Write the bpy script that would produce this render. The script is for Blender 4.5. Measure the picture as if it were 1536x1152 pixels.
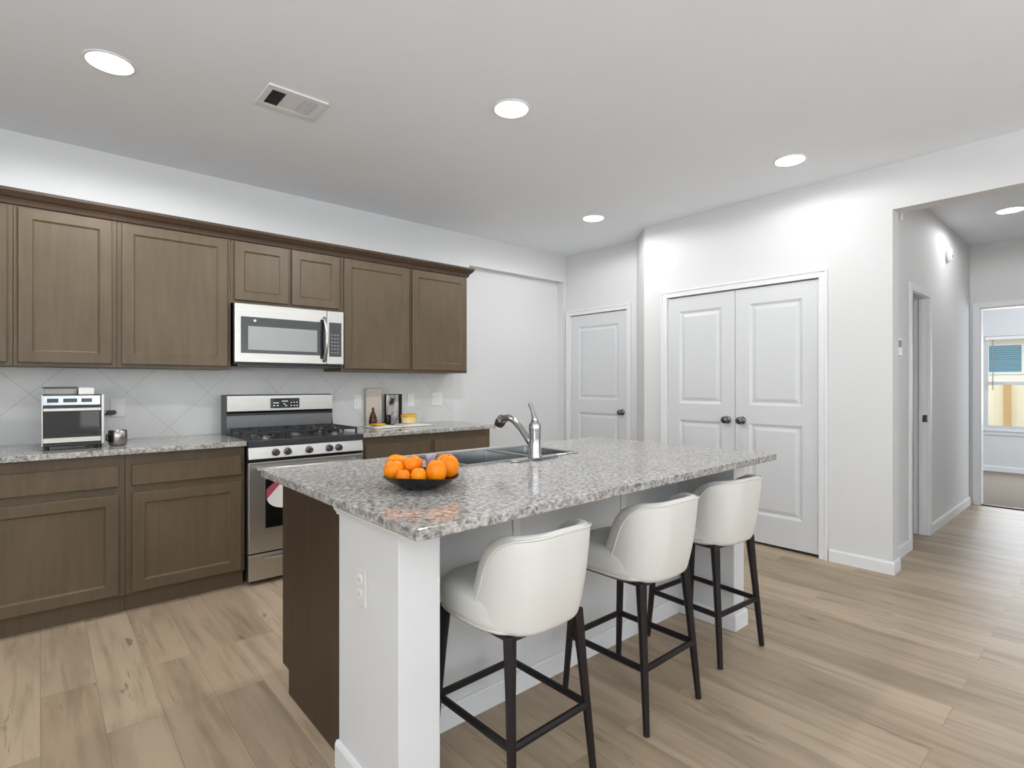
import bpy, bmesh, math, random
from mathutils import Vector, Matrix
random.seed(7)
R = math.radians
S = bpy.context.scene
for o in list(bpy.data.objects): bpy.data.objects.remove(o, do_unlink=True)
C = S.collection

# ------------------------------------------------------------------ camera, world, light, exposure
cam = bpy.data.objects.new('camera', bpy.data.cameras.new('camera')); C.objects.link(cam)
cam.location = (0, 0, 1.27); cam.rotation_euler = (R(90), 0, R(48.8 - 90))
cam.data.lens = 36 * 808 / 1536; cam.data.sensor_width = 36; cam.data.clip_start = .05
S.camera = cam
S.view_settings.view_transform = 'Standard'; S.view_settings.look = 'None'
S.view_settings.gamma = 1; S.view_settings.use_curve_mapping = False
S.view_settings.exposure = 0.13
w = bpy.data.worlds.new('sky'); S.world = w; w.use_nodes = True
nt = w.node_tree; nt.nodes.clear()
sky = nt.nodes.new('ShaderNodeTexSky'); sky.sky_type = 'HOSEK_WILKIE'; sky.turbidity = 5; sky.sun_direction = (-.5, -.5, .7)
bgn = nt.nodes.new('ShaderNodeBackground'); bgn.inputs[1].default_value = 3.2
mixw = nt.nodes.new('ShaderNodeMixRGB'); mixw.inputs[0].default_value = .5; mixw.inputs[2].default_value = (1, 1, 1, 1)
outw = nt.nodes.new('ShaderNodeOutputWorld')
nt.links.new(sky.outputs[0], mixw.inputs[1]); nt.links.new(mixw.outputs[0], bgn.inputs[0]); nt.links.new(bgn.outputs[0], outw.inputs[0])

def area(name, loc, rot, sx, sy, power, col=(1, 1, 1)):
    l = bpy.data.lights.new(name, 'AREA'); l.shape = 'RECTANGLE'; l.size = sx; l.size_y = sy
    l.energy = power; l.color = col
    o = bpy.data.objects.new(name, l); C.objects.link(o); o.location = loc; o.rotation_euler = rot
    return o
# area lamps in the unseen rear and left windows, aimed up as ceiling fill
DAY = (0.90, 0.97, 1.06)
for x in (-1.2, 1.2, 3.1): area('window_uplight_back', (x, -3.93, 1.45), (R(168), 0, 0), 1.5, 1.9, 56, DAY)
for y in (-2.4, -0.3): area('window_uplight_left', (-2.53, y, 1.5), (R(164), 0, R(-90)), 1.6, 1.9, 84, DAY)
area('daylight_bedroom', (10.2, 0.85, 1.35), (R(90), 0, R(90)), .9, 1.2, 26, DAY)
area('bedroom_side_fill', (9.0, -1.38, 1.45), (R(90), 0, 0), 1.5, 1.3, 45, DAY)  # unseen fill lamp in the bedroom; the wall behind it has no window

# ------------------------------------------------------------------ materials
def srgb(r, g, b):
    f = lambda c: (c / 255 / 12.92) if c / 255 <= .04045 else ((c / 255 + .055) / 1.055) ** 2.4
    return (f(r), f(g), f(b), 1)
class NT:
    def __init__(s, name):
        s.m = bpy.data.materials.new(name); s.m.use_nodes = True; s.t = s.m.node_tree
        s.b = s.t.nodes['Principled BSDF']
    def n(s, ty, **kw):
        nd = s.t.nodes.new(ty)
        for k, v in kw.items():
            if k.startswith('i_'):
                key = k[2:]; key = int(key) if key.isdigit() else key
                nd.inputs[key].default_value = v
            else: setattr(nd, k, v)
        return nd
    def l(s, a, b): s.t.links.new(a, b)
    def coord(s, scale=(1, 1, 1), rot=(0, 0, 0)):
        tc = s.n('ShaderNodeNewGeometry'); mp = s.n('ShaderNodeMapping')
        mp.inputs['Scale'].default_value = scale; mp.inputs['Rotation'].default_value = rot
        s.l(tc.outputs['Position'], mp.inputs[0]); return mp.outputs[0]
    def ocoord(s, scale=(1, 1, 1)):
        tc = s.n('ShaderNodeTexCoord'); mp = s.n('ShaderNodeMapping'); mp.inputs['Scale'].default_value = scale
        s.l(tc.outputs['Object'], mp.inputs[0]); return mp.outputs[0]
    def ramp(s, fac, stops, interp='LINEAR'):
        r = s.n('ShaderNodeValToRGB'); r.color_ramp.interpolation = interp; e = r.color_ramp.elements
        while len(e) < len(stops): e.new(.5)
        for i, (p, c) in enumerate(stops): e[i].position = p; e[i].color = c
        s.l(fac, r.inputs[0]); return r.outputs[0]
    def mix(s, fac, a, b, mode='MIX'):
        m = s.n('ShaderNodeMixRGB', blend_type=mode)
        for i, v in enumerate((fac, a, b)):
            if hasattr(v, 'is_linked') or hasattr(v, 'links'): s.l(v, m.inputs[i])
            else: m.inputs[i].default_value = v
        return m.outputs[0]
    def bump(s, h, strength, dist=.01):
        bp = s.n('ShaderNodeBump'); bp.inputs['Strength'].default_value = strength; bp.inputs['Distance'].default_value = dist
        s.l(h, bp.inputs['Height']); s.l(bp.outputs[0], s.b.inputs['Normal'])
M = {}
def plain(name, col, rough=.5, metal=0, var=.04, scale=8, bump=0, spec=.5, stretch=(1, 1, 1), coat=0):
    t = NT(name); co = t.ocoord(stretch)
    no = t.n('ShaderNodeTexNoise', i_Scale=scale, i_Detail=4); t.l(co, no.inputs[0])
    c = srgb(*col); lo = tuple(max(0, v * (1 - var)) for v in c[:3]) + (1,); hi = tuple(min(1, v * (1 + var)) for v in c[:3]) + (1,)
    t.l(t.ramp(no.outputs[0], [(.3, lo), (.7, hi)]), t.b.inputs['Base Color'])
    t.b.inputs['Roughness'].default_value = rough; t.b.inputs['Metallic'].default_value = metal
    t.b.inputs['Specular IOR Level'].default_value = spec; t.b.inputs['Coat Weight'].default_value = coat
    if bump:
        n2 = t.n('ShaderNodeTexNoise', i_Scale=scale * 12, i_Detail=3); t.l(co, n2.inputs[0]); t.bump(n2.outputs[0], bump, .002)
    M[name] = t.m; return t.m
plain('wall_paint', (219, 219, 218), .8, var=.008, scale=2, bump=.08, spec=.25)
plain('ceiling_paint', (243, 246, 250), .9, var=.008, scale=2, bump=.1, spec=.15)
plain('white_trim', (230, 230, 230), .45, var=.006, spec=.4)
plain('door_paint', (214, 215, 216), .42, var=.006, spec=.4)
plain('white_plastic', (232, 231, 228), .35, var=.01)
plain('offwhite_plate', (222, 220, 214), .4, var=.02)
plain('black_plastic', (18, 18, 19), .3, var=.1)
plain('black_enamel', (52, 54, 56), .28, var=.1)
plain('cast_iron', (30, 31, 33), .5, var=.2, bump=.2)
plain('black_glass', (16, 17, 18), .04, var=.02, spec=.8)
plain('charcoal_glass', (62, 64, 64), .15, var=.03)
plain('window_mesh', (150, 153, 150), .3, var=.02, metal=.2)
plain('chrome', (190, 190, 192), .12, metal=1, var=.02)
plain('nickel', (150, 147, 143), .25, metal=1, var=.03)
plain('dark_nickel', (110, 108, 106), .3, metal=1, var=.03)
plain('legs_metal', (34, 29, 30), .42, metal=.35, var=.08)
plain('leather', (216, 214, 207), .48, var=.015, scale=5, bump=.12, spec=.35)
plain('leather_piping', (205, 201, 194), .5, var=.02)
plain('bowl_black', (20, 18, 18), .25, var=.2)
plain('brown_glass', (62, 26, 14), .2, var=.35, scale=25)
plain('yellow', (222, 165, 30), .45, var=.1)
plain('cream', (226, 204, 150), .5, var=.06)
plain('beige_wood', (206, 194, 178), .6, var=.05, stretch=(1, 1, .2))
plain('paper', (228, 226, 218), .7, var=.02)
plain('paper_grey', (150, 147, 140), .7, var=.08)
plain('lavender', (176, 168, 188), .5, var=.1)
plain('dark_slot', (30, 30, 30), .6)
plain('vent_dark', (58, 58, 58), .7)
plain('vent_grey', (150, 150, 150), .6)
plain('pink', (168, 70, 84), .6, var=.1)
plain('sink_steel', (168, 170, 170), .24, metal=1, var=.04)
plain('lilac_steel', (170, 160, 158), .25, metal=1, var=.05)
plain('neighbor_siding', (236, 234, 226), .8, var=.02)
plain('eave_paint', (205, 198, 168), .7)
plain('neighbor_glass', (72, 132, 158), .15, var=.15, scale=3, stretch=(.3, .3, 6))
plain('fence_wood', (243, 236, 208), .8, var=.04, scale=3, stretch=(1, 1, .2))
plain('fence_post', (198, 160, 92), .8, var=.05)
plain('ground_soil', (150, 150, 130), .9, var=.1)
plain('blind_white', (235, 235, 232), .5)
plain('threshold_dark', (62, 48, 36), .5)
plain('toaster_blue', (196, 206, 216), .2, metal=.8, var=.03)

def steel(name, col, rough, axis='x'):
    t = NT(name); sc = {'x': (1, 60, 60), 'z': (60, 60, 1)}[axis]
    co = t.coord(sc); no = t.n('ShaderNodeTexNoise', i_Scale=6, i_Detail=3); t.l(co, no.inputs[0])
    c = srgb(*col)
    t.l(t.ramp(no.outputs[0], [(.3, tuple(v * .9 for v in c[:3]) + (1,)), (.7, c)]), t.b.inputs['Base Color'])
    t.b.inputs['Metallic'].default_value = 1; t.b.inputs['Roughness'].default_value = rough
    t.b.inputs['Anisotropic'].default_value = .5
    M[name] = t.m
steel('stainless', (200, 197, 191), .36)
steel('stainless_dark', (128, 128, 128), .34)

def cabinet_wood(name, c1, c2, rough=.42):
    t = NT(name); co = t.coord((14, 14, 1.4))
    no = t.n('ShaderNodeTexNoise', i_Scale=2.2, i_Detail=6, i_Roughness=.6); t.l(co, no.inputs[0])
    n2 = t.n('ShaderNodeTexNoise', i_Scale=2.6, i_Detail=2); t.l(t.coord((1, 1, .7)), n2.inputs[0])
    a = t.ramp(no.outputs[0], [(.25, srgb(*c1)), (.75, srgb(*c2))])
    b = t.ramp(n2.outputs[0], [(.3, (.86, .86, .84, 1)), (.7, (1.08, 1.07, 1.05, 1))])
    t.l(t.mix(1.0, a, b, 'MULTIPLY'), t.b.inputs['Base Color'])
    t.b.inputs['Roughness'].default_value = rough; t.b.inputs['Specular IOR Level'].default_value = .35
    t.bump(no.outputs[0], .05, .002); M[name] = t.m
cabinet_wood('cabinet_wood', (89, 75, 57), (103, 88, 69))
cabinet_wood('cabinet_dark', (62, 46, 34), (74, 57, 43), .5)
cabinet_wood('cabinet_wood_shaded', (62, 49, 36), (76, 61, 45), .5)  # cabinet wood darkened to paint shade on the island end panels

def granite():
    t = NT('granite'); co = t.coord()
    n1 = t.n('ShaderNodeTexNoise', i_Scale=60, i_Detail=5, i_Roughness=.7); t.l(co, n1.inputs[0])
    base = t.ramp(n1.outputs[0], [(.35, srgb(98, 95, 92)), (.43, srgb(144, 141, 136)), (.53, srgb(176, 173, 168)), (.66, srgb(206, 204, 199))])
    n2 = t.n('ShaderNodeTexNoise', i_Scale=72, i_Detail=3, i_Roughness=.6); t.l(co, n2.inputs[0])
    dm = t.ramp(n2.outputs[0], [(.32, (1, 1, 1, 1)), (.385, (0, 0, 0, 1))])
    c = t.mix(dm, base, srgb(62, 62, 66))
    v = t.n('ShaderNodeTexVoronoi', i_Scale=105); t.l(co, v.inputs[0])
    sp = t.ramp(v.outputs['Color'], [(.80, (0, 0, 0, 1)), (.86, (.8, .8, .8, 1))])
    c = t.mix(sp, c, srgb(110, 108, 108))
    n3 = t.n('ShaderNodeTexNoise', i_Scale=9, i_Detail=3); t.l(co, n3.inputs[0])
    bm_ = t.ramp(n3.outputs[0], [(.5, (0, 0, 0, 1)), (.7, (.4, .4, .4, 1))])
    c = t.mix(bm_, c, srgb(150, 134, 124))
    t.l(c, t.b.inputs['Base Color'])
    t.b.inputs['Roughness'].default_value = .12; t.b.inputs['Specular IOR Level'].default_value = .36
    M['granite'] = t.m
granite()

def floor_mat():
    t = NT('floor_planks'); co = t.coord((1, 1, 1), (0, 0, R(90)))
    br = t.n('ShaderNodeTexBrick', offset=.37, offset_frequency=2, squash=1)
    br.inputs['Scale'].default_value = 1; br.inputs['Brick Width'].default_value = 1.22; br.inputs['Row Height'].default_value = .18
    br.inputs['Mortar Size'].default_value = .0012; br.inputs['Mortar Smooth'].default_value = .2
    br.inputs['Color1'].default_value = (0, 0, 0, 1); br.inputs['Color2'].default_value = (1, 1, 1, 1); br.inputs['Mortar'].default_value = (.5, .5, .5, 1)
    t.l(co, br.inputs[0])
    # per plank random offset for the grain
    sc = t.n('ShaderNodeVectorMath', operation='SCALE'); sc.inputs[3].default_value = 7.3; t.l(br.outputs[0], sc.inputs[0])
    ad = t.n('ShaderNodeVectorMath', operation='ADD'); t.l(co, ad.inputs[0]); t.l(sc.outputs[0], ad.inputs[1])
    mp = t.n('ShaderNodeMapping'); mp.inputs['Scale'].default_value = (1.1, 14, 1); t.l(ad.outputs[0], mp.inputs[0])
    g = t.n('ShaderNodeTexNoise', i_Scale=1.6, i_Detail=6, i_Roughness=.6, i_Distortion=.4); t.l(mp.outputs[0], g.inputs[0])
    mp2 = t.n('ShaderNodeMapping'); mp2.inputs['Scale'].default_value = (.8, 4, 1); t.l(ad.outputs[0], mp2.inputs[0])
    g2 = t.n('ShaderNodeTexNoise', i_Scale=1.5, i_Detail=3, i_Distortion=.6); t.l(mp2.outputs[0], g2.inputs[0])
    base = t.ramp(br.outputs[0], [(0, srgb(165, 145, 121)), (1, srgb(182, 163, 138))])
    gr = t.ramp(g.outputs[0], [(.3, (.74, .73, .71, 1)), (.5, (1, 1, 1, 1)), (.75, (1.07, 1.07, 1.07, 1))])
    c = t.mix(1, base, gr, 'MULTIPLY')
    gr2 = t.ramp(g2.outputs[0], [(.34, (.80, .79, .77, 1)), (.52, (1, 1, 1, 1)), (.75, (1.06, 1.05, 1.04, 1))])
    c = t.mix(1, c, gr2, 'MULTIPLY')
    # knots and cracks
    mp3 = t.n('ShaderNodeMapping'); mp3.inputs['Scale'].default_value = (2.4, 22, 1); t.l(ad.outputs[0], mp3.inputs[0])
    k = t.n('ShaderNodeTexNoise', i_Scale=1.2, i_Detail=5, i_Roughness=.7, i_Distortion=1.5); t.l(mp3.outputs[0], k.inputs[0])
    mp4 = t.n('ShaderNodeMapping'); mp4.inputs['Scale'].default_value = (1.3, 4.5, 1); t.l(ad.outputs[0], mp4.inputs[0])
    k2 = t.n('ShaderNodeTexNoise', i_Scale=1.3, i_Detail=1); t.l(mp4.outputs[0], k2.inputs[0])
    ka = t.ramp(k.outputs[0], [(.36, (1, 1, 1, 1)), (.43, (0, 0, 0, 1))]); kb = t.ramp(k2.outputs[0], [(.53, (0, 0, 0, 1)), (.63, (.7, .7, .7, 1))])
    km = t.mix(1, ka, kb, 'MULTIPLY')
    c = t.mix(km, c, srgb(96, 78, 62))
    c = t.mix(br.outputs['Fac'], c, srgb(138, 121, 102))
    t.l(c, t.b.inputs['Base Color'])
    t.b.inputs['Roughness'].default_value = .42; t.b.inputs['Specular IOR Level'].default_value = .35
    t.bump(g.outputs[0], .06, .003); M['floor_planks'] = t.m
floor_mat()

def carpet_mat():
    t = NT('carpet'); n = t.n('ShaderNodeTexNoise', i_Scale=180, i_Detail=3); t.l(t.coord(), n.inputs[0])
    t.l(t.ramp(n.outputs[0], [(.3, srgb(126, 114, 102)), (.7, srgb(152, 140, 128))]), t.b.inputs['Base Color'])
    t.b.inputs['Roughness'].default_value = .95; t.bump(n.outputs[0], .6, .01); M['carpet'] = t.m
carpet_mat()

def tile_mat():
    t = NT('backsplash_tile')
    tc = t.n('ShaderNodeNewGeometry'); mp = t.n('ShaderNodeMapping'); mp.inputs['Location'].default_value = (0, 0, 0)
    sep = t.n('ShaderNodeSeparateXYZ'); t.l(tc.outputs['Position'], sep.inputs[0])
    # rotate (x - x0, z - z0) by 45 degrees
    def math_(op, a, b=None):
        m = t.n('ShaderNodeMath', operation=op)
        for i, v in enumerate((a, b)):
            if v is None: continue
            if hasattr(v, 'links'): t.l(v, m.inputs[i])
            else: m.inputs[i].default_value = v
        return m.outputs[0]
    x = math_('SUBTRACT', sep.outputs[0], .42); z = math_('SUBTRACT', sep.outputs[2], 1.212)
    T = .33 * math.sqrt(2)
    lines = None
    for s_ in ('ADD', 'SUBTRACT'):
        u = math_('DIVIDE', math_(s_, x, z), T)
        fr = math_('ABSOLUTE', math_('SUBTRACT', math_('FRACT', math_('ADD', u, 100.5)), .5))   # 0 at the grout
        ln = math_('LESS_THAN', fr, .0055)
        lines = ln if lines is None else math_('MAXIMUM', lines, ln)
    n = t.n('ShaderNodeTexNoise', i_Scale=4, i_Detail=5); t.l(tc.outputs['Position'], n.inputs[0])
    base = t.ramp(n.outputs[0], [(.3, srgb(206, 206, 202)), (.7, srgb(218, 218, 215))])
    t.l(t.mix(lines, base, srgb(186, 184, 179)), t.b.inputs['Base Color'])
    t.b.inputs['Roughness'].default_value = .3; M['backsplash_tile'] = t.m
tile_mat()

def orange_mat():
    t = NT('orange_peel'); co = t.ocoord()
    n = t.n('ShaderNodeTexNoise', i_Scale=18, i_Detail=2); t.l(co, n.inputs[0])
    oi = t.n('ShaderNodeObjectInfo')
    c = t.mix(oi.outputs['Random'], srgb(236, 122, 2), srgb(243, 148, 4))
    t.l(t.mix(1, c, t.ramp(n.outputs[0], [(.3, (.92, .88, .8, 1)), (.7, (1.04, 1.04, 1, 1))]), 'MULTIPLY'), t.b.inputs['Base Color'])
    t.b.inputs['Roughness'].default_value = .42; t.b.inputs['Specular IOR Level'].default_value = .3
    n2 = t.n('ShaderNodeTexNoise', i_Scale=240); t.l(co, n2.inputs[0]); t.bump(n2.outputs[0], .15, .002); M['orange_peel'] = t.m
orange_mat()

def emis(name, col, st):
    t = NT(name); t.b.inputs['Emission Color'].default_value = col; t.b.inputs['Emission Strength'].default_value = st
    t.b.inputs['Base Color'].default_value = col; M[name] = t.m
emis('lamp_lens', (1, 1, .98, 1), 9)
emis('display_digits', (.75, .85, .85, 1), .25)
t = NT('clear_glass'); g_ = t.n('ShaderNodeBsdfTransparent'); gl = t.n('ShaderNodeBsdfGlossy', i_Roughness=.03); mx = t.n('ShaderNodeMixShader'); mx.inputs[0].default_value = .06
t.l(g_.outputs[0], mx.inputs[1]); t.l(gl.outputs[0], mx.inputs[2]); t.l(mx.outputs[0], t.t.nodes['Material Output'].inputs[0]); M['clear_glass'] = t.m
def photo_mat():   # black and white abstract print
    t = NT('print_picture'); n = t.n('ShaderNodeTexNoise', i_Scale=14, i_Detail=2); t.l(t.ocoord((1, 1, .5)), n.inputs[0])
    t.l(t.ramp(n.outputs[0], [(.38, srgb(40, 38, 36)), (.45, srgb(150, 147, 142)), (.6, srgb(205, 203, 198))]), t.b.inputs['Base Color'])
    t.b.inputs['Roughness'].default_value = .25; M['print_picture'] = t.m
photo_mat()

# ------------------------------------------------------------------ mesh helpers (verts in world coordinates; obj() makes them local)
class MB:
    def __init__(s): s.bm = bmesh.new()
    def box(s, x0, x1, y0, y1, z0, z1):
        vs = [s.bm.verts.new(p) for p in ((x0, y0, z0), (x1, y0, z0), (x1, y1, z0), (x0, y1, z0), (x0, y0, z1), (x1, y0, z1), (x1, y1, z1), (x0, y1, z1))]
        for f in ((0, 3, 2, 1), (4, 5, 6, 7), (0, 1, 5, 4), (1, 2, 6, 5), (2, 3, 7, 6), (3, 0, 4, 7)): s.bm.faces.new([vs[i] for i in f])
        return s
    def prism(s, pts, z0, z1):     # pts: ccw polygon in xy
        a = [s.bm.verts.new((x, y, z0)) for x, y in pts]; b = [s.bm.verts.new((x, y, z1)) for x, y in pts]; n = len(pts)
        s.bm.faces.new(a[::-1]); s.bm.faces.new(b)
        for i in range(n): s.bm.faces.new((a[i], a[(i + 1) % n], b[(i + 1) % n], b[i]))
        return s
    def extr(s, prof, axis, a0, a1):   # profile extruded along 'x' (pts=(y,z)) or 'y' (pts=(x,z))
        mk = (lambda p, a: (a, p[0], p[1])) if axis == 'x' else (lambda p, a: (p[0], a, p[1]))
        a = [s.bm.verts.new(mk(p, a0)) for p in prof]; b = [s.bm.verts.new(mk(p, a1)) for p in prof]; n = len(prof)
        s.bm.faces.new(a[::-1]); s.bm.faces.new(b)
        for i in range(n): s.bm.faces.new((a[i], a[(i + 1) % n], b[(i + 1) % n], b[i]))
        return s
    def tube(s, pts, r, n=12, cap=True, sq=None):   # r: number or list; swept along points; sq=(w,d) rectangular factor
        pts = [Vector(p) for p in pts]; rr = r if isinstance(r, (list, tuple)) else [r] * len(pts); rings = []
        up = None
        for i, p in enumerate(pts):
            d = (pts[min(i + 1, len(pts) - 1)] - pts[max(i - 1, 0)]).normalized()
            if up is None:
                up = Vector((0, 0, 1)) if abs(d.z) < .9 else Vector((0, 1, 0))
            u = d.cross(up).normalized(); v = u.cross(d).normalized(); up = v
            ring = []
            for k in range(n):
                a = 2 * math.pi * (k + .5) / n
                ring.append(s.bm.verts.new(p + (u * math.cos(a) + v * math.sin(a)) * rr[i]))
            rings.append(ring)
        for a, b in zip(rings, rings[1:]):
            for k in range(n): s.bm.faces.new((a[k], a[(k + 1) % n], b[(k + 1) % n], b[k]))
        if cap: s.bm.faces.new(rings[0][::-1]); s.bm.faces.new(rings[-1])
        return s
    def lathe(s, prof, c=(0, 0, 0), n=32, axis='z'):   # prof: (r, h)
        rings = []
        def P(r, h, a):
            x, y = r * math.cos(a), r * math.sin(a)
            q = {'z': (x, y, h), 'x': (h, x, y), 'y': (x, h, y), '-y': (x, -h, -y)}[axis] if axis != '-x' else (-h, x, y)
            return (q[0] + c[0], q[1] + c[1], q[2] + c[2])
        for r, h in prof:
            rings.append([s.bm.verts.new(P(max(r, 1e-5), h, 2 * math.pi * k / n)) for k in range(n)])
        for a, b in zip(rings, rings[1:]):
            for k in range(n): s.bm.faces.new((a[k], a[(k + 1) % n], b[(k + 1) % n], b[k]))
        s.bm.faces.new(rings[0][::-1]); s.bm.faces.new(rings[-1])
        return s
    def grid(s, P):    # P[i][j] -> verts, quads
        vs = [[s.bm.verts.new(p) for p in row] for row in P]
        for i in range(len(vs) - 1):
            for j in range(len(vs[0]) - 1): s.bm.faces.new((vs[i][j], vs[i + 1][j], vs[i + 1][j + 1], vs[i][j + 1]))
        return s
WL = {}
def tag(o, label=None, cat=None, group=None, kind=None):
    if label: o['label'] = label
    if cat: o['category'] = cat
    if group: o['group'] = group
    if kind: o['kind'] = kind
    return o
def obj(name, mb, mat, parent=None, bevel=0, smooth=False, sub=0, seg=2, label=None):
    bm = mb.bm; bmesh.ops.recalc_face_normals(bm, faces=bm.faces)
    if parent is not None: org = WL[parent.name]
    else:
        xs = [v.co for v in bm.verts]
        org = Vector(((min(c.x for c in xs) + max(c.x for c in xs)) / 2, (min(c.y for c in xs) + max(c.y for c in xs)) / 2, min(c.z for c in xs)))
    bmesh.ops.translate(bm, verts=bm.verts, vec=-org)
    me = bpy.data.meshes.new(name); bm.to_mesh(me); bm.free()
    me.materials.append(M[mat] if isinstance(mat, str) else mat)
    o = bpy.data.objects.new(name, me); C.objects.link(o)
    if parent is not None: o.parent = parent
    else: o.location = org
    WL[o.name] = org
    if smooth:
        for p in me.polygons: p.use_smooth = True
    if bevel:
        b = o.modifiers.new('bevel', 'BEVEL'); b.width = bevel; b.segments = seg; b.limit_method = 'ANGLE'; b.angle_limit = R(40)
    if sub:
        m_ = o.modifiers.new('subd', 'SUBSURF'); m_.levels = sub; m_.render_levels = sub
    if label: o['label'] = label
    return o
def thing(name, loc, label, cat, group=None):
    o = bpy.data.objects.new(name, None); C.objects.link(o); o.location = loc; o.empty_display_size = .1
    WL[o.name] = Vector(loc); return tag(o, label, cat, group)
def struct(name, mb, mat, bevel=0, **k):
    return tag(obj(name, mb, mat, None, bevel, **k), kind='structure')
def smooth_angle(o, ang=35):
    for p in o.data.polygons: p.use_smooth = True
    try: o.data.set_sharp_from_angle(angle=R(ang))
    except Exception: pass
    return o

# ------------------------------------------------------------------ the room
CZ = 2.74; WX = 4.27; NY = 4.27; HY = 1.10; FX = 7.42
struct('floor', MB().box(-2.7, FX + .02, -4.1, 4.5, -.1, 0), 'floor_planks')
struct('floor_bedroom', MB().box(FX + .02, 10.5, -1.6, 3.2, -.1, .006), 'carpet')
struct('ceiling', MB().box(-2.7, 10.6, -4.1, 4.5, CZ, CZ + .1), 'ceiling_paint')
# wall behind the cabinets, with the refrigerator niche
struct('wall_back', MB().box(-2.7, 3.18, NY, 4.5, 0, CZ).box(3.18, 4.52, NY, 4.5, 2.44, CZ).box(4.52, 4.9, NY, 4.5, 0, CZ).box(3.18, 4.52, 4.36, 4.5, 0, 2.44), 'wall_paint')
# wall with the single door
SD0, SD1 = 3.40, 4.19
struct('wall_pantry', MB().box(4.56, 4.68, 3.28, SD0 - .01, 0, CZ).box(4.56, 4.68, SD1 + .01, NY, 0, CZ).box(4.56, 4.68, SD0 - .01, SD1 + .01, 2.045, CZ)
       .box(5.2, 5.3, 2.8, 4.5, 0, CZ), 'wall_paint')
# angled corner and double door wall
struct('wall_corner', MB().prism([(WX, 2.99), (WX + .12, 2.93), (4.68, 3.24), (4.68, 3.28), (4.56, 3.28)], 0, CZ), 'wall_paint', .03, seg=4)
DD0, DD1 = 1.478, 2.742
struct('wall_right', MB().box(WX, WX + .14, DD1 + .01, 2.99, 0, CZ).box(WX, WX + .14, 1.03, DD0 - .01, 0, CZ).box(WX, WX + .14, DD0 - .01, DD1 + .01, 2.045, CZ)
       .box(WX, WX + .14, -1.0, 1.03, 2.432, CZ).box(WX, WX + .14, -4.1, -1.0, 0, CZ), 'wall_paint')
struct('wall_closet', MB().box(4.95, 5.0, HY + .1, 2.8, 0, CZ).box(4.41, 5.2, 2.85, 2.9, 0, CZ), 'wall_paint')
# hall
HD0, HD1 = 5.04, 5.60
struct('wall_hall', MB().box(WX + .141, HD0, HY, HY + .1, 0, CZ).box(HD1, FX, HY, HY + .1, 0, CZ).box(HD0, HD1, HY, HY + .1, 2.0, CZ), 'wall_paint')
struct('wall_hall_south', MB().box(WX + .14, FX, -1.1, -1.0, 0, CZ), 'wall_paint')
struct('wall_hall_end', MB().box(FX, FX + .12, 1.02, 3.2, 0, CZ).box(FX, FX + .12, 0.1, 1.02, 2.065, CZ).box(FX, FX + .12, -1.6, .1, 0, CZ), 'wall_paint')
struct('wall_bath', MB().box(5.01, 6.2, 2.3, 2.4, 0, CZ).box(6.2, 6.3, 1.2, 2.4, 0, CZ), 'wall_paint')
# bedroom
BX = 10.4; WY0, WY1, WZ0, WZ1 = .46, 1.385, .62, 1.96
struct('wall_bedroom', MB().box(BX, BX + .12, WY1, 3.2, 0, CZ).box(BX, BX + .12, -1.6, WY0, 0, CZ).box(BX, BX + .12, WY0, WY1, 0, WZ0).box(BX, BX + .12, WY0, WY1, WZ1, CZ)
       .box(FX + .12, BX, 3.1, 3.2, 0, CZ), 'wall_paint')
struct('wall_bedroom_south', MB().box(FX + .12, BX, -1.6, -1.5, 0, CZ), 'wall_paint')
# left and rear walls with big windows
def wall_with_windows(name, axis, pos0, pos1, a0, a1, wins, z0, z1):
    m = MB(); cur = a0
    def b(p, q, zz0, zz1):
        m.box(p, q, pos0, pos1, zz0, zz1) if axis == 'x' else m.box(pos0, pos1, p, q, zz0, zz1)
    for (p, q) in wins:
        b(cur, p, 0, CZ); b(p, q, 0, z0); b(p, q, z1, CZ); cur = q
    b(cur, a1, 0, CZ)
    return struct(name, m, 'wall_paint')
wall_with_windows('wall_rear', 'x', -4.1, -3.98, -2.7, WX + .14, [(-1.95, -.45), (.45, 1.95), (2.35, 3.85)], .5, 2.4)
wall_with_windows('wall_left', 'y', -2.7, -2.58, -3.98, 4.5, [(-3.2, -1.6), (-1.1, .5)], .55, 2.45)

# baseboards
BH = .085
def base_x(name, x0, x1, y, side): struct(name, MB().extr([(y, 0), (y + side * .014, 0), (y + side * .014, BH - .012), (y + side * .008, BH), (y, BH)], 'x', x0, x1), 'white_trim')
def base_y(name, y0, y1, x, side): struct(name, MB().extr([(x, 0), (x + side * .014, 0), (x + side * .014, BH - .012), (x + side * .008, BH), (x, BH)], 'y', y0, y1), 'white_trim')
base_x('baseboard_niche', 3.18, 4.52, 4.36, -1)
base_y('baseboard_right', 1.016, DD0 - .066, WX, -1)
base_y('baseboard_right_corner', DD1 + .066, 2.985, WX, -1)
base_x('baseboard_opening', WX + .0005, WX + .14, 1.03, -1)
base_x('baseboard_hall', WX + .141, HD0 - .06, HY, -1)
base_x('baseboard_hall_far', HD1 + .06, FX, HY, -1)
base_y('baseboard_bedroom', -1.5, 3.1, BX, -1)
base_y('baseboard_rear_right', -3.98, -1.0, WX, -1)

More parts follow.
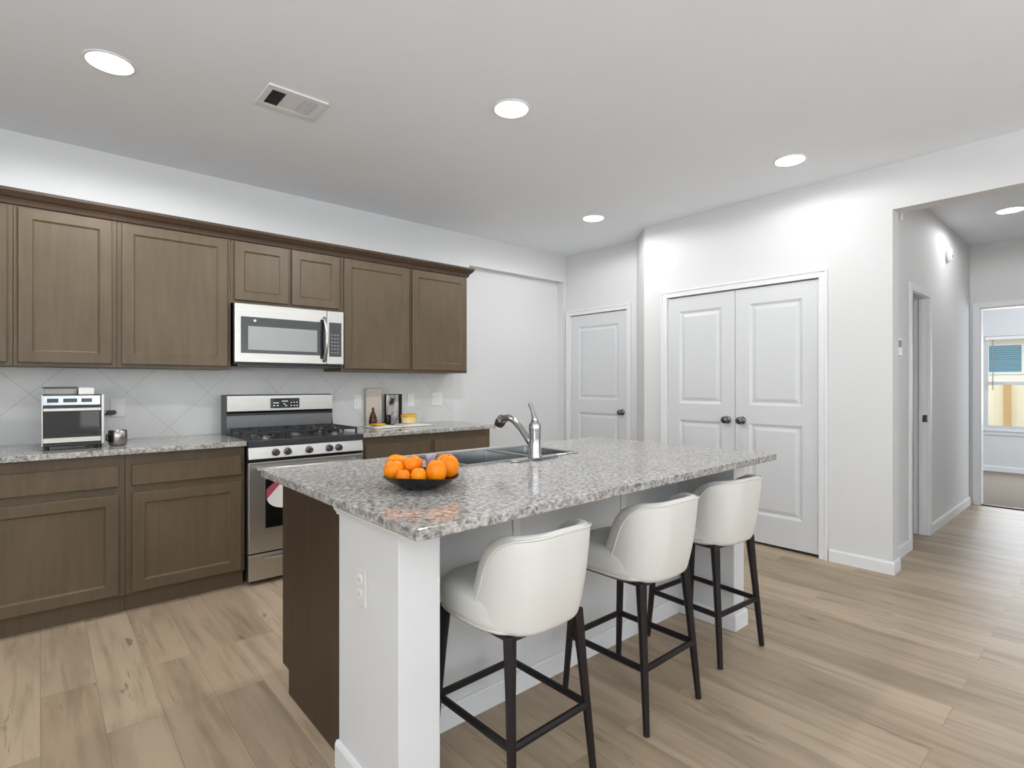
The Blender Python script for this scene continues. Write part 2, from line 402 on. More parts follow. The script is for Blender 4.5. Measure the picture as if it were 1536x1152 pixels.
# ------------------------------------------------------------------ doors and casings
def casing_y(name, y0, y1, x, ztop, wd=.057):   # casing on a wall facing -x
    m = MB()
    for a, b in ((y0 - wd, y0), (y1, y1 + wd)): m.box(x - .016, x, a, b, 0, ztop + wd)
    m.box(x - .016, x, y0, y1, ztop, ztop + wd)
    # raised outer back-band
    m.box(x - .022, x - .016, y0 - wd, y0 - wd + .016, 0, ztop + wd).box(x - .022, x - .016, y1 + wd - .016, y1 + wd, 0, ztop + wd).box(x - .022, x - .016, y0 - wd + .016, y1 + wd - .016, ztop + wd - .016, ztop + wd)
    # jamb
    m.box(x, x + .1, y0 - .01, y0, 0, ztop + .005).box(x, x + .1, y1, y1 + .01, 0, ztop + .005).box(x, x + .1, y0, y1, ztop + .003, ztop + .013)
    return struct(name, m, 'white_trim', .002)
def panel_door(name, y0, y1, x, knob_y, zb=.022, hinge_y=None):
    """two panel moulded door lying in a plane x = const, facing -x"""
    zt = 2.036; th = .035; st = .115
    m = MB(); b = m.bm
    rects = [(y0 + st, y1 - st, 1.10, zt - .125), (y0 + st, y1 - st, .24, .985 - .03)]
    ys = [y0, y0 + st, y1 - st, y1]; zs = [zb, .24, .955, 1.10, zt - .125, zt]
    V = {}
    for i, yy in enumerate(ys):
        for j, zz in enumerate(zs): V[i, j] = b.verts.new((x, yy, zz))
    for i in range(3):
        for j in range(5):
            if i == 1 and j in (1, 3): continue
            b.faces.new((V[i, j], V[i + 1, j], V[i + 1, j + 1], V[i, j + 1]))
    for j in (1, 3):        # moulded recess then raised field
        prev = [V[1, j], V[2, j], V[2, j + 1], V[1, j + 1]]
        ya, yb, za, zb_ = ys[1], ys[2], zs[j], zs[j + 1]
        for ins, dep in ((.010, .006), (.020, .011), (.028, .011), (.052, .003), (.056, .003)):
            q = [b.verts.new(p) for p in ((x + dep, ya + ins, za + ins), (x + dep, yb - ins, za + ins), (x + dep, yb - ins, zb_ - ins), (x + dep, ya + ins, zb_ - ins))]
            for k in range(4): b.faces.new((prev[k], prev[(k + 1) % 4], q[(k + 1) % 4], q[k]))
            prev = q
        b.faces.new(prev)
    bk = [b.verts.new((x + th, yy, zz)) for yy, zz in ((y0, zb), (y1, zb), (y1, zt), (y0, zt))]
    b.faces.new(bk)
    rim = [V[i, 0] for i in range(4)]; b.faces.new(rim + [bk[1], bk[0]])
    b.faces.new([V[i, 5] for i in range(4)] + [bk[2], bk[3]])
    b.faces.new([V[0, j] for j in range(6)] + [bk[3], bk[0]]); b.faces.new([V[3, j] for j in range(6)] + [bk[2], bk[1]])
    d = struct(name, m, 'door_paint')
    k = MB().lathe([(.031, 0), (.031, .006), (.026, .010), (.012, .013), (.011, .034), (.020, .040), (.028, .050), (.029, .060), (.022, .069), (.0, .071)], (x, knob_y, .975), 24, '-x')
    obj('door_knob', k, 'dark_nickel', d, smooth=True)
    if hinge_y is not None:
        for z in (.28, 1.02, 1.82):
            obj('hinge', MB().tube([(x - .004, hinge_y, z - .045), (x - .004, hinge_y, z + .045)], .007, 8), 'offwhite_plate', d)
    return d
casing_y('trim_1', DD0, DD1, WX, 2.045)
mid = 2.112
panel_door('door_1', mid + .002, DD1 - .003, WX + .004, mid + .065, hinge_y=DD1 - .004)
panel_door('door_2', DD0 + .003, mid - .002, WX + .004, mid - .060, hinge_y=DD0 + .004)
casing_y('trim_2', SD0, SD1, 4.56, 2.045, .055)
panel_door('door_3', SD0 + .003, SD1 - .003, 4.564, SD0 + .065)
# hall doorway: casing, jamb, strike plate
m = MB().box(HD0 - .057, HD0, HY - .016, HY, 0, 2.05).box(HD1, HD1 + .057, HY - .016, HY, 0, 2.05).box(HD0, HD1, HY - .016, HY, 1.99, 2.05)
m.box(HD1 - .012, HD1, HY, HY + .1, 0, 2.0).box(HD0, HD0 + .012, HY, HY + .1, 0, 2.0).box(HD0 + .012, HD1 - .012, HY, HY + .1, 1.985, 2.0).box(HD1 - .024, HD1 - .012, HY + .035, HY + .06, 0, 1.985)
j = struct('trim_3', m, 'white_trim', .002)
obj('strike_plate', MB().box(HD1 - .0155, HD1 - .0118, HY + .002, HY + .034, .95, 1.01).box(HD1 - .04, HD1 - .0155, HY + .006, HY + .02, .965, .995), 'dark_nickel', j)
# cased opening to bedroom
m = MB().box(FX - .016, FX, 1.02, 1.078, 0, 2.12).box(FX - .016, FX, .042, .1, 0, 2.12).box(FX - .016, FX, .1, 1.02, 2.065, 2.12)
m.box(FX, FX + .12, 1.008, 1.02, 0, 2.065).box(FX, FX + .12, .1, .112, 0, 2.065).box(FX, FX + .12, .112, 1.008, 2.053, 2.065)
struct('trim_4', m, 'white_trim', .002)
struct('trim_5', MB().box(FX - .01, FX + .05, .112, 1.008, .0, .012), 'threshold_dark')

# bedroom window
m = MB(); f = .045
m.box(BX + .03, BX + .08, WY0, WY0 + f, WZ0, WZ1).box(BX + .03, BX + .08, WY1 - f, WY1, WZ0, WZ1).box(BX + .03, BX + .08, WY0 + f, WY1 - f, WZ0, WZ0 + f).box(BX + .03, BX + .08, WY0 + f, WY1 - f, WZ1 - f, WZ1)
m.box(BX + .025, BX + .08, WY0 + f, WY1 - f, 1.255, 1.305)
wn = struct('window_1', m, 'white_trim', .003)
obj('pane', MB().box(BX + .052, BX + .056, WY0 + f, WY1 - f, WZ0 + f, WZ1 - f), 'clear_glass', wn)
obj('window_sill', MB().box(BX - .045, BX + .03, WY0 - .03, WY1 + .03, WZ0 - .03, WZ0 - .002).box(BX - .018, BX, WY0 - .01, WY1 + .01, WZ0 - .085, WZ0 - .03), 'white_trim', wn, .003)
bl = thing('window_blind', (BX + .012, (WY0 + WY1) / 2, WZ0 + .02), 'white horizontal slat blind hanging in the bedroom window', 'blind')
obj('head_rail', MB().box(BX + .0, BX + .028, WY0 + .01, WY1 - .01, WZ1 - .05, WZ1 - .005), 'blind_white', bl)
m = MB()
for k in range(40):
    z = WZ0 + .045 + k * .0315
    m.box(BX + .002, BX + .026, WY0 + .012, WY1 - .012, z, z + .0012)
obj('slats', m, 'blind_white', bl)
obj('tilt_wand', MB().tube([(BX - .004, WY1 - .10, WZ1 - .05), (BX - .006, WY1 - .10, 1.18)], .006, 8), 'vent_grey', bl)
# living room windows behind the camera
wn_i = 2
for x in (-1.2, 1.2, 3.1):
    m = MB(); a, b_ = x - .75, x + .75
    m.box(a, a + .05, -4.09, -4.0, .5, 2.4).box(b_ - .05, b_, -4.09, -4.0, .5, 2.4).box(a + .05, b_ - .05, -4.09, -4.0, .5, .55).box(a + .05, b_ - .05, -4.09, -4.0, 2.35, 2.4).box(a + .05, b_ - .05, -4.09, -4.0, 1.42, 1.48)
    struct('window_%d' % wn_i, m, 'white_trim'); wn_i += 1
for y in (-2.4, -.3):
    m = MB(); a, b_ = y - .8, y + .8
    m.box(-2.69, -2.6, a, a + .05, .55, 2.45).box(-2.69, -2.6, b_ - .05, b_, .55, 2.45).box(-2.69, -2.6, a + .05, b_ - .05, .55, .6).box(-2.69, -2.6, a + .05, b_ - .05, 2.4, 2.45).box(-2.69, -2.6, a + .05, b_ - .05, 1.47, 1.53)
    struct('window_%d' % wn_i, m, 'white_trim'); wn_i += 1

# outside
struct('ground', MB().box(10.6, 24, -8, 12, -.4, -.25), 'ground_soil')
fe = thing('board_fence', (13.4, 1.2, -.25), 'pale yellow wooden board fence outside the bedroom window', 'fence')
m = MB()
for k in range(44): m.box(13.4, 13.42, -2 + k * .145, -2 + k * .145 + .14, -.25, 1.28)
obj('fence_boards', m, 'fence_wood', fe)
for yy in (-.9, 1.45, 3.8): obj('post', MB().box(13.29, 13.395, yy - .05, yy + .05, -.25, 1.3), 'fence_post', fe)
ho = thing('neighbor_house', (17, 1.5, -.25), 'white neighbouring house with a blue window seen above the fence', 'house')
obj('wall', MB().box(17, 17.3, -6, 10, -.25, 2.3), 'neighbor_siding', ho)
obj('eave', MB().box(16.5, 17.3, -6, 10, 2.3, 2.5), 'eave_paint', ho)
wf = obj('window_frame', MB().box(16.96, 17.0, 1.55, 1.6, 1.5, 2.22).box(16.96, 17.0, 2.35, 2.4, 1.5, 2.22).box(16.96, 17.0, 1.6, 2.35, 1.5, 1.55).box(16.96, 17.0, 1.6, 2.35, 2.17, 2.22), 'white_trim', ho)
obj('pane', MB().box(16.975, 16.985, 1.6, 2.35, 1.55, 2.17), 'neighbor_glass', wf)

# ------------------------------------------------------------------ cabinets
WD = 'cabinet_wood'
def shaker_y(x0, x1, z0, z1, y, rail=.058, d=.019, rec=.009):
    """shaker front facing -y, front plane at y"""
    m = MB(); b = m.bm
    def ring(ins, dy): return [b.verts.new(p) for p in ((x0 + ins, y + dy, z0 + ins), (x1 - ins, y + dy, z0 + ins), (x1 - ins, y + dy, z1 - ins), (x0 + ins, y + dy, z1 - ins))]
    seq = [ring(0, d), ring(0, .002), ring(.002, 0), ring(rail, 0), ring(rail + .004, rec * .6), ring(rail + .010, rec), ]
    b.faces.new(seq[0][::-1])
    for p, q in zip(seq, seq[1:]):
        for k in range(4): b.faces.new((p[k], p[(k + 1) % 4], q[(k + 1) % 4], q[k]))
    b.faces.new(seq[-1]); return m
def slab_y(x0, x1, z0, z1, y, d=.019): return MB().box(x0, x1, y, y + d, z0, z1)
def upper(x0, x1, doors, z0, z1, label, group='upper kitchen cabinets'):
    yb = 3.94
    t_ = thing('upper_cabinet', ((x0 + x1) / 2, 4.1, z0), label, 'cabinet', group)
    obj('body', MB().box(x0, x1, yb, NY - .002, z0, z1), WD, t_, .001)
    for a, b_, c, e in doors: obj('door', shaker_y(a, b_, c, e, yb - .02), WD, t_)
    return t_
UT = 2.2345
upper(-1.06, -.605, [(-1.04, -.625, 1.388, 2.225)], 1.368, UT, 'brown upper cabinet at the far left end of the wall row')
upper(-.603, -.112, [(-.578, -.135, 1.388, 2.225)], 1.368, UT, 'brown upper cabinet cut by the left edge of the photo')
upper(-.110, .339, [(-.091, .316, 1.388, 2.225)], 1.368, UT, 'narrow brown upper cabinet above the countertop toaster oven')
upper(.341, .954, [(.363, .932, 1.388, 2.225)], 1.368, UT, 'wide brown upper cabinet just left of the microwave')
upper(.956, 1.716, [(.975, 1.325, 1.835, 2.225), (1.349, 1.698, 1.835, 2.225)], 1.812, UT, 'short brown upper cabinet with two small doors above the microwave')
upper(1.718, 2.315, [(1.738, 2.301, 1.388, 2.225)], 1.368, UT, 'tall brown upper cabinet just right of the microwave')
upper(2.317, 2.905, [(2.332, 2.887, 1.388, 2.225)], 1.368, UT, 'brown upper cabinet at the right end of the wall row')
# crown moulding, mitred around the right end
prof = [(0, 2.235), (.012, 2.235), (.016, 2.25), (.022, 2.262), (.034, 2.272), (.046, 2.288), (.052, 2.296), (.052, 2.312), (0, 2.312)]
m = MB(); b = m.bm
path = [((-1.06, 3.94), (0, -1)), ((2.905, 3.94), (1, -1)), ((2.905, NY - .002), (1, 0))]
rows = []
for (px, py), (dx, dy) in path: rows.append([b.verts.new((px + dx * o_, py + dy * o_, z)) for o_, z in prof])
for p, q in zip(rows, rows[1:]):
    for k in range(len(prof)): b.faces.new((p[k], p[(k + 1) % len(prof)], q[(k + 1) % len(prof)], q[k]))
b.faces.new(rows[0]); b.faces.new(rows[-1][::-1])
m.box(-1.06, 2.905, 3.94, NY - .002, 2.235, 2.31)
tag(obj('crown_molding', m, 'cabinet_dark'), 'dark brown crown moulding running along the top of the upper cabinets', 'crown moulding')

def basecab(x0, x1, a, b_, label, end=None):
    t_ = thing('base_cabinet', ((x0 + x1) / 2, 3.95, 0), label, 'cabinet', 'base kitchen cabinets')
    obj('body', MB().box(x0, x1, 3.66, NY - .002, .1, .882), WD, t_, .001)
    obj('toe_kick', MB().box(x0, x1, 3.70, NY - .002, 0, .0995), WD, t_)
    obj('drawer', slab_y(a, b_, .706, .822, 3.641), WD, t_, .003)
    obj('door', shaker_y(a, b_, .112, .662, 3.641), WD, t_)
    return t_
basecab(-.90, -.292, -.87, -.32, 'brown base cabinet at the far left end of the row, farthest from the range')
basecab(-.290, .352, -.26, .323, 'brown base cabinet below the toaster oven, left edge of photo')
basecab(.354, .966, .383, .943, 'brown base cabinet directly left of the stainless range')
basecab(1.748, 2.347, 1.775, 2.33, 'brown base cabinet directly right of the range, below the open book')
basecab(2.349, 2.945, 2.367, 2.93, 'brown base cabinet at the right end beside the empty fridge niche')

def counter(name, x0, x1, label):
    tag(obj(name, MB().box(x0, x1, 3.612, NY - .001, .883, .914), 'granite', None, .004), label, 'countertop')
counter('countertop', -.9, .968, 'speckled granite countertop left of the range, holding toaster oven and steel cup')
counter('countertop', 1.744, 2.975, 'speckled granite countertop right of the range, holding the open book')
bs = struct('wall_backsplash', MB().box(-.9, 2.975, NY - .009, NY, .9145, 1.3675).box(.97, 1.742, NY - .009, NY, .3, .9145), 'backsplash_tile')

# ------------------------------------------------------------------ outlets and switches
def plate_y(name, x, z, w_, h_, kind, label, y=NY - .009, group=None, mat='white_plastic'):
    t_ = thing(name, (x, y, z - h_ / 2), label, 'outlet' if 'outlet' in name else 'switch')
    obj('plate', MB().box(x - w_ / 2, x + w_ / 2, y - .006, y - .0002, z - h_ / 2, z + h_ / 2), mat, t_, .002)
    if kind == 'outlet':
        for dz in (-.021, .021):
            s_ = obj('socket', MB().lathe([(.016, 0), (.016, .003)], (x, y - .006, z + dz), 16, '-y'), mat, t_)
    else:
        n = int(kind)
        for k in range(n):
            xx = x + (k - (n - 1) / 2) * .045
            obj('rocker', MB().box(xx - .016, xx + .016, y - .011, y - .006, z - .033, z + .033), mat, t_, .002)
    return t_
plate_y('wall_outlet', .372, 1.117, .078, .118, 'outlet', 'white wall outlet above the steel cup, right of toaster oven')
plate_y('light_switch', 2.005, 1.12, .072, .118, '1', 'white light switch on the backsplash just right of the range')
plate_y('light_switch', 2.515, 1.125, .07, .118, '1', 'white switch plate on the backsplash behind the yellow tub')
plate_y('light_switch', 2.795, 1.13, .115, .118, '2', 'wide white double switch plate near the right end of the backsplash')
# plug in the first outlet
pl = thing('plug', (.35, 4.245, 1.06), 'small black plug with cord beside the left wall outlet', 'plug')
obj('plug_body', MB().tube([(.349, 4.253, 1.09), (.349, 4.22, 1.09)], [.013, .015], 10).box(.314, .347, 4.222, 4.245, 1.075, 1.103), 'black_plastic', pl, .003)
obj('cord', MB().tube([(.318, 4.232, 1.085), (.295, 4.23, 1.07), (.275, 4.22, 1.02), (.27, 4.2, .96), (.25, 4.12, .926), (.2, 4.07, .93)], .0035, 8), 'black_plastic', pl, smooth=True)

# ------------------------------------------------------------------ microwave
mw = thing('microwave', (1.335, 4.07, 1.40), 'stainless over-the-range microwave under the short upper cabinet', 'microwave')
x0, x1, z0, z1, yf = .961, 1.711, 1.402, 1.808, 3.868
obj('case', MB().box(x0 + .003, x1 - .003, yf + .03, NY - .01, z0, z1), 'black_plastic', mw, .003)
xd = 1.583
m = MB().box(x0, xd - .0015, yf, yf + .029, z0 + .012, z1)
mdoor = obj('door', m, 'stainless', mw, .004)
obj('door_glass', MB().box(x0 + .038, xd - .012, yf - .003, yf - .0005, z0 + .075, z1 - .088), 'charcoal_glass', mdoor, .003)
obj('viewing_window', MB().box(x0 + .082, xd - .075, yf - .0042, yf - .0032, z0 + .098, z1 - .150), 'window_mesh', mdoor)
obj('badge', MB().lathe([(.009, 0), (.008, .0015)], (x0 + .125, yf - .0032, z1 - .112), 16, '-y'), 'offwhite_plate', mdoor)
hp = [(xd - .022 , yf + .001, z0 + .035)]
for k in range(9):
    a = k / 8; hp.append((xd - .022, yf - .018 - .034 * math.sin(math.pi * a), z0 + .05 + a * .285))
hp.append((xd - .022, yf + .001, z0 + .35))
obj('handle', MB().tube(hp, .0125, 12), 'stainless', mdoor, smooth=True)
obj('handle_recess', MB().box(xd - .052, xd - .03, yf - .0035, yf - .0005, z0 + .05, z1 - .07), 'black_plastic', mdoor)
cp = obj('control_frame', MB().box(xd + .0015, x1, yf, yf + .029, z0 + .012, z1), 'stainless', mw, .004)
kp = obj('keypad', MB().box(xd + .016, x1 - .02, yf - .003, yf - .0005, z0 + .07, z1 - .085), 'charcoal_glass', cp, .002)
m = MB()
for r_ in range(6):
    for c_ in range(3): m.box(xd + .03 + c_ * .022, xd + .042 + c_ * .022, yf - .0036, yf - .0031, z0 + .095 + r_ * .026, z0 + .103 + r_ * .026)
obj('keys', m, 'vent_grey', kp)
obj('bottom_vent', MB().box(x0 + .02, x1 - .02, yf + .012, 4.2, z0 - .012, z0 + .0), 'black_plastic', mw)

# ------------------------------------------------------------------ range
rg = thing('gas_range', (1.355, 3.9, 0), 'freestanding stainless gas range between the base cabinets', 'stove')
x0, x1, yf = .975, 1.738, 3.60
obj('side_body', MB().box(x0 + .002, x1 - .002, yf + .04, 4.22, .03, .895), 'black_enamel', rg)
for xx in (x0 + .05, x1 - .05):
    for yy in (3.7, 4.15): obj('foot', MB().lathe([(.02, 0), (.02, .03)], (xx, yy, 0), 12), 'black_plastic', rg)
obj('cooktop', MB().box(x0, x1, yf + .02, 4.15, .8955, .914).box(x0, x1, yf + .005, yf + .03, .872, .914), 'black_enamel', rg, .004)
# slanted control panel
cpn = obj('control_panel', MB().extr([(yf + .0, .795), (yf + .04, .795), (yf + .04, .8715), (yf + .012, .8715)], 'x', x0, x1), 'stainless', rg, .003)
for xx in (1.138, 1.212, 1.352, 1.49, 1.557):
    kb = obj('knob', MB().lathe([(.024, 0), (.024, .006), (.019, .010), (.0185, .030), (.016, .033), (.0, .033)], (xx, yf + .006, .832), 20, '-y'), 'dark_nickel', cpn, smooth=False)
    smooth_angle(kb)
    obj('grip', MB().box(xx - .0035, xx + .0035, yf - .034, yf - .0262, .815, .849), 'nickel', kb)
od = obj('oven_door', MB().box(x0, x1, yf + .005, yf + .039, .205, .775), 'stainless', rg, .004)
obj('oven_window', MB().box(x0 + .10, x1 - .10, yf + .002, yf + .0045, .355, .665), 'black_glass', od)
m = MB().tube([(x0 + .04, yf - .04, .735), (x1 - .04, yf - .04, .735)], .013, 14)
for xx in (x0 + .06, x1 - .06): m.tube([(xx, yf + .006, .735), (xx, yf - .04, .735)], .009, 10)
obj('handle', m, 'stainless', od, smooth=True)
obj('kick_gap', MB().box(x0 + .004, x1 - .004, yf + .03, yf + .05, .03, .79), 'black_plastic', rg)
dr = obj('storage_drawer', MB().box(x0, x1, yf + .005, yf + .029, .032, .196), 'stainless', rg, .004)
m = MB().box(x0 + .085, x1 - .085, yf - .026, yf - .012, .148, .174)
for xx in (x0 + .095, x1 - .107): m.box(xx, xx + .012, yf - .013, yf + .006, .151, .171)
obj('handle', m, 'stainless', dr, .003)
st_ = thing('window_patch', (1.17, yf, .50), 'flat pink and white shape on the oven window', 'label')  # flat pink and white faces laid over the oven window
m = MB(); m.bm.faces.new([m.bm.verts.new(p) for p in ((1.080, yf + .0013, .60), (1.080, yf + .0013, .535), (1.20, yf + .0013, .665), (1.155, yf + .0013, .665))])
obj('pink_band', m, 'pink', st_)
m = MB(); pts = [(1.083, .540), (1.20, .663), (1.30, .663), (1.30, .49)] + [(1.20 + .115 * math.cos(a), .54 + .07 * math.sin(a)) for a in [R(d) for d in range(-60, -176, -15)]]
m.bm.faces.new([m.bm.verts.new((a, yf + .0015, b_)) for a, b_ in pts])
obj('white_disc', m, 'paper', st_)
# backguard
bgd = obj('backguard', MB().extr([(4.13, .914), (4.255, .914), (4.255, 1.192), (4.16, 1.192), (4.14, 1.18), (4.138, 1.075), (4.15, 1.06), (4.15, .914)], 'x', x0, x1), 'stainless_dark', rg, .002)
obj('control_face', MB().box(x0 + .003, x1 - .003, 4.13, 4.139, 1.075, 1.186), 'stainless', bgd, .002)
obj('side_cap', MB().box(x0 - .006, x0 + .001, 4.13, 4.255, .914, 1.192), 'black_enamel', bgd)
obj('lower_trim', MB().box(x0 + .003, x1 - .003, 4.132, 4.16, 1.045, 1.062), 'black_plastic', bgd)
dp = obj('display', MB().box(1.265, 1.475, 4.1265, 4.1295, 1.092, 1.165), 'black_glass', bgd)
m = MB()
for xx, zz, ww in ((1.285, 1.128, .04), (1.285, 1.108, .012), (1.31, 1.108, .012), (1.345, 1.14, .045), (1.358, 1.12, .012), (1.37, 1.106, .014), (1.41, 1.128, .008), (1.43, 1.13, .01), (1.452, 1.13, .008), (1.41, 1.106, .01), (1.432, 1.106, .01), (1.453, 1.106, .01)):
    m.box(xx, xx + ww, 4.1258, 4.1264, zz, zz + .006)
obj('markings', m, 'display_digits', dp)
# burners and grates
for (bx, by, br) in ((1.12, 3.76, .045), (1.12, 4.02, .038), (1.355, 3.89, .05), (1.59, 3.76, .045), (1.59, 4.02, .038)):
    bn = obj('burner', MB().lathe([(br + .012, 0), (br + .012, .006), (br, .010), (br, .016)], (bx, by, .914), 24), 'nickel', rg)
    obj('burner_cap', MB().lathe([(br * .85, .0165), (br * .85, .022), (br * .75, .026), (0, .026)], (bx, by, .914), 24), 'cast_iron', bn)
for gx0, gx1 in ((.995, 1.232), (1.238, 1.472), (1.478, 1.718)):
    m = MB(); y0_, y1_ = 3.655, 4.115; z_ = .949; cx = (gx0 + gx1) / 2; t2 = .006
    def bar(a, b_, c, d): m.box(a, b_, c, d, z_, z_ + .012)
    bar(gx0, gx1, y0_, y0_ + .012); bar(gx0, gx1, y1_ - .012, y1_); bar(gx0, gx0 + .012, y0_ + .012, y1_ - .012); bar(gx1 - .012, gx1, y0_ + .012, y1_ - .012)
    bar(gx0 + .012, gx1 - .012, 3.879, 3.891)
    for yy in (3.76, 4.01):
        bar(gx0 + .012, cx - .025, yy - t2, yy + t2); bar(cx + .025, gx1 - .012, yy - t2, yy + t2)
    bar(cx - t2, cx + t2, y0_ + .012, 3.735); bar(cx - t2, cx + t2, 3.785, 3.879); bar(cx - t2, cx + t2, 3.891, 3.985); bar(cx - t2, cx + t2, 4.035, y1_ - .012)
    for xx in (gx0, gx1 - .012):
        for yy in (y0_, y1_ - .012, 3.879): m.box(xx, xx + .012, yy, yy + .012, .9145, z_)
    obj('grate', m, 'cast_iron', rg, .002)

# ------------------------------------------------------------------ island
IX0, IX1, IY0, IY1 = .692, 2.825, 1.142, 2.378
isl = thing('kitchen_island', (1.75, 1.85, 0), 'kitchen island with white knee walls and brown end panel in painted shade', 'island')
KY = 1.655
wa = obj('wing_wall', MB().box(.75, .888, 1.335, 1.735, 0, .882), 'wall_paint', isl, .004)
wb = obj('wing_wall', MB().box(2.690, 2.80, 1.335, 1.735, 0, .882), 'wall_paint', isl, .004)
m = MB().box(.889, 2.689, KY, 1.735, 0, .882)
obj('knee_wall', m, 'wall_paint', isl)
for bx in (1.47, 2.18): obj('batten', MB().box(bx - .02, bx + .02, KY - .008, KY - .0005, .09, .88), 'white_trim', isl, .002)
obj('cabinet_body', MB().box(.785, 2.765, 1.7355, 2.315, .1, .64).box(.785, 1.34, 1.7355, 2.315, .64, .882).box(2.12, 2.765, 1.7355, 2.315, .64, .882), WD, isl)
obj('toe_kick', MB().box(.785, 2.765, 1.7355, 2.25, 0, .0995), 'cabinet_dark', isl)
obj('end_panel', MB().extr([(1.736, 0), (2.262, 0), (2.262, .1), (2.335, .1), (2.335, .882), (1.736, .882)], 'x', .765, .7845), 'cabinet_wood_shaded', isl, .001)
obj('end_panel', MB().extr([(1.736, 0), (2.262, 0), (2.262, .1), (2.335, .1), (2.335, .882), (1.736, .882)], 'x', 2.7655, 2.785), 'cabinet_wood_shaded', isl, .001)
for k in range(4):
    a = .80 + k * .4915
    obj('door', MB().box(a, a + .47, 2.3155, 2.334, .112, .662), WD, isl, .003); obj('drawer', MB().box(a, a + .47, 2.3155, 2.334, .706, .86), WD, isl, .003)
# capital moulding under the counter around wing wall
def cap_ring(x0, x1, y0, y1, zt, prof):
    m = MB(); b = m.bm; rows = []
    for o_, z in prof: rows.append([b.verts.new(p) for p in ((x0 - o_, y1, z), (x0 - o_, y0 - o_, z), (x1 + o_, y0 - o_, z), (x1 + o_, y1, z))])
    for p, q in zip(rows, rows[1:]):
        for k in range(3): b.faces.new((p[k], p[k + 1], q[k + 1], q[k]))
    # close ends and top with inner ring
    for z_i, row in ((0, rows[0]), (1, rows[-1])):
        pass
    return m
cprof = [(.0005, .835), (.008, .838), (.010, .846), (.018, .856), (.021, .868), (.021, .882), (.0005, .882)]
for (a, b_, nm) in ((.75, .888, wa), (2.690, 2.80, wb)): obj('capital_molding', cap_ring(a, b_, 1.335, 1.735, .882, cprof), 'white_trim', nm)
bprof = [(.0005, 0), (.014, 0), (.014, .073), (.009, .085), (.0005, .085)]
for (a, b_, nm) in ((.75, .888, wa), (2.690, 2.80, wb)): obj('baseboard', cap_ring(a, b_, 1.335, 1.735, .882, bprof), 'white_trim', nm)
obj('baseboard', MB().extr([(KY, 0), (KY - .012, 0), (KY - .012, .078), (KY - .006, .085), (KY, .085)], 'x', .904, 2.675), 'white_trim', isl)
# outlet on island end
ol = thing('wall_outlet', (.75, 1.565, .585), 'white outlet on the white end wall of the island', 'outlet')
obj('plate', MB().box(.7435, .7498, 1.528, 1.602, .585, .70), 'offwhite_plate', ol, .002)
for dz in (.621, .665):
    so = obj('socket', MB().lathe([(.017, 0), (.017, .003)], (.7435, 1.565, dz), 16, '-x'), 'white_plastic', ol)
    obj('slots', MB().box(.7402, .7404, 1.557, 1.560, dz - .005, dz + .006).box(.7402, .7404, 1.570, 1.573, dz - .005, dz + .006), 'vent_grey', so)
# countertop with the sink cut-out
SX0, SX1, SY0, SY1 = 1.385, 2.085, 1.885, 2.265
m = MB(); b = m.bm
xs = [IX0, SX0, SX1, IX1]; ys = [IY0, SY0, SY1, IY1]
for zi, z in ((0, .883), (1, .914)):
    V = [[b.verts.new((x, y, z)) for y in ys] for x in xs]
    for i in range(3):
        for j_ in range(3):
            if i == 1 and j_ == 1: continue
            b.faces.new((V[i][j_], V[i + 1][j_], V[i + 1][j_ + 1], V[i][j_ + 1]))
    V[3][0].co.y += .036; V[2][0].co.y += .024; V[1][0].co.y += .012
    if zi == 0: lo = V
    else: hi = V
for k in range(3):
    for (p, q) in (((k, 0), (k + 1, 0)), ((k, 3), (k + 1, 3)), ((0, k), (0, k + 1)), ((3, k), (3, k + 1))):
        b.faces.new((lo[p[0]][p[1]], lo[q[0]][q[1]], hi[q[0]][q[1]], hi[p[0]][p[1]]))
for (p, q) in (((1, 1), (2, 1)), ((2, 1), (2, 2)), ((2, 2), (1, 2)), ((1, 2), (1, 1))): b.faces.new((lo[p[0]][p[1]], lo[q[0]][q[1]], hi[q[0]][q[1]], hi[p[0]][p[1]]))
tag(obj('island_countertop', m, 'granite', None, .004), 'large speckled granite slab topping the island, holding the orange bowl', 'countertop')
# sink (drop-in rim, two bowls)
sk = thing('kitchen_sink', (1.735, 2.075, .914), 'stainless double bowl sink set into the island countertop', 'sink')
m = MB(); b = m.bm
e = .001; rx0, rx1, ry0, ry1 = SX0 - .022, SX1 + .022, SY0 - .014, SY1 + .022
dv = 1.80; bowls = [(SX0 + .02, dv - .014), (dv + .014, SX1 - .02)]; by0, by1 = SY0 + .012, SY1 - .018
xs = [rx0, bowls[0][0], bowls[0][1], bowls[1][0], bowls[1][1], rx1]; ys = [ry0, by0, by1, ry1]; zt = .9205
V = [[b.verts.new((x, y, zt)) for y in ys] for x in xs]
for i in range(5):
    for j_ in range(3):
        if j_ == 1 and i in (1, 3): continue
        b.faces.new((V[i][j_], V[i + 1][j_], V[i + 1][j_ + 1], V[i][j_ + 1]))
out = [V[i][0] for i in range(6)] + [V[5][j_] for j_ in (1, 2, 3)] + [V[i][3] for i in (4, 3, 2, 1, 0)] + [V[0][j_] for j_ in (2, 1)]
dn = [b.verts.new((v.co.x, v.co.y, .9147)) for v in out]
for k in range(len(out)): b.faces.new((out[k], out[(k + 1) % len(out)], dn[(k + 1) % len(out)], dn[k]))
for bi, i in enumerate((1, 3)):
    top = [V[i][1], V[i + 1][1], V[i + 1][2], V[i][2]]
    bot = [b.verts.new((v.co.x + (.012 if n in (0, 3) else -.012), v.co.y + (.012 if n < 2 else -.012), .735)) for n, v in enumerate(top)]
    for k in range(4): b.faces.new((top[k], top[(k + 1) % 4], bot[(k + 1) % 4], bot[k]))
    b.faces.new(bot)
skb = obj('basin', m, 'sink_steel', sk, .006, seg=3)
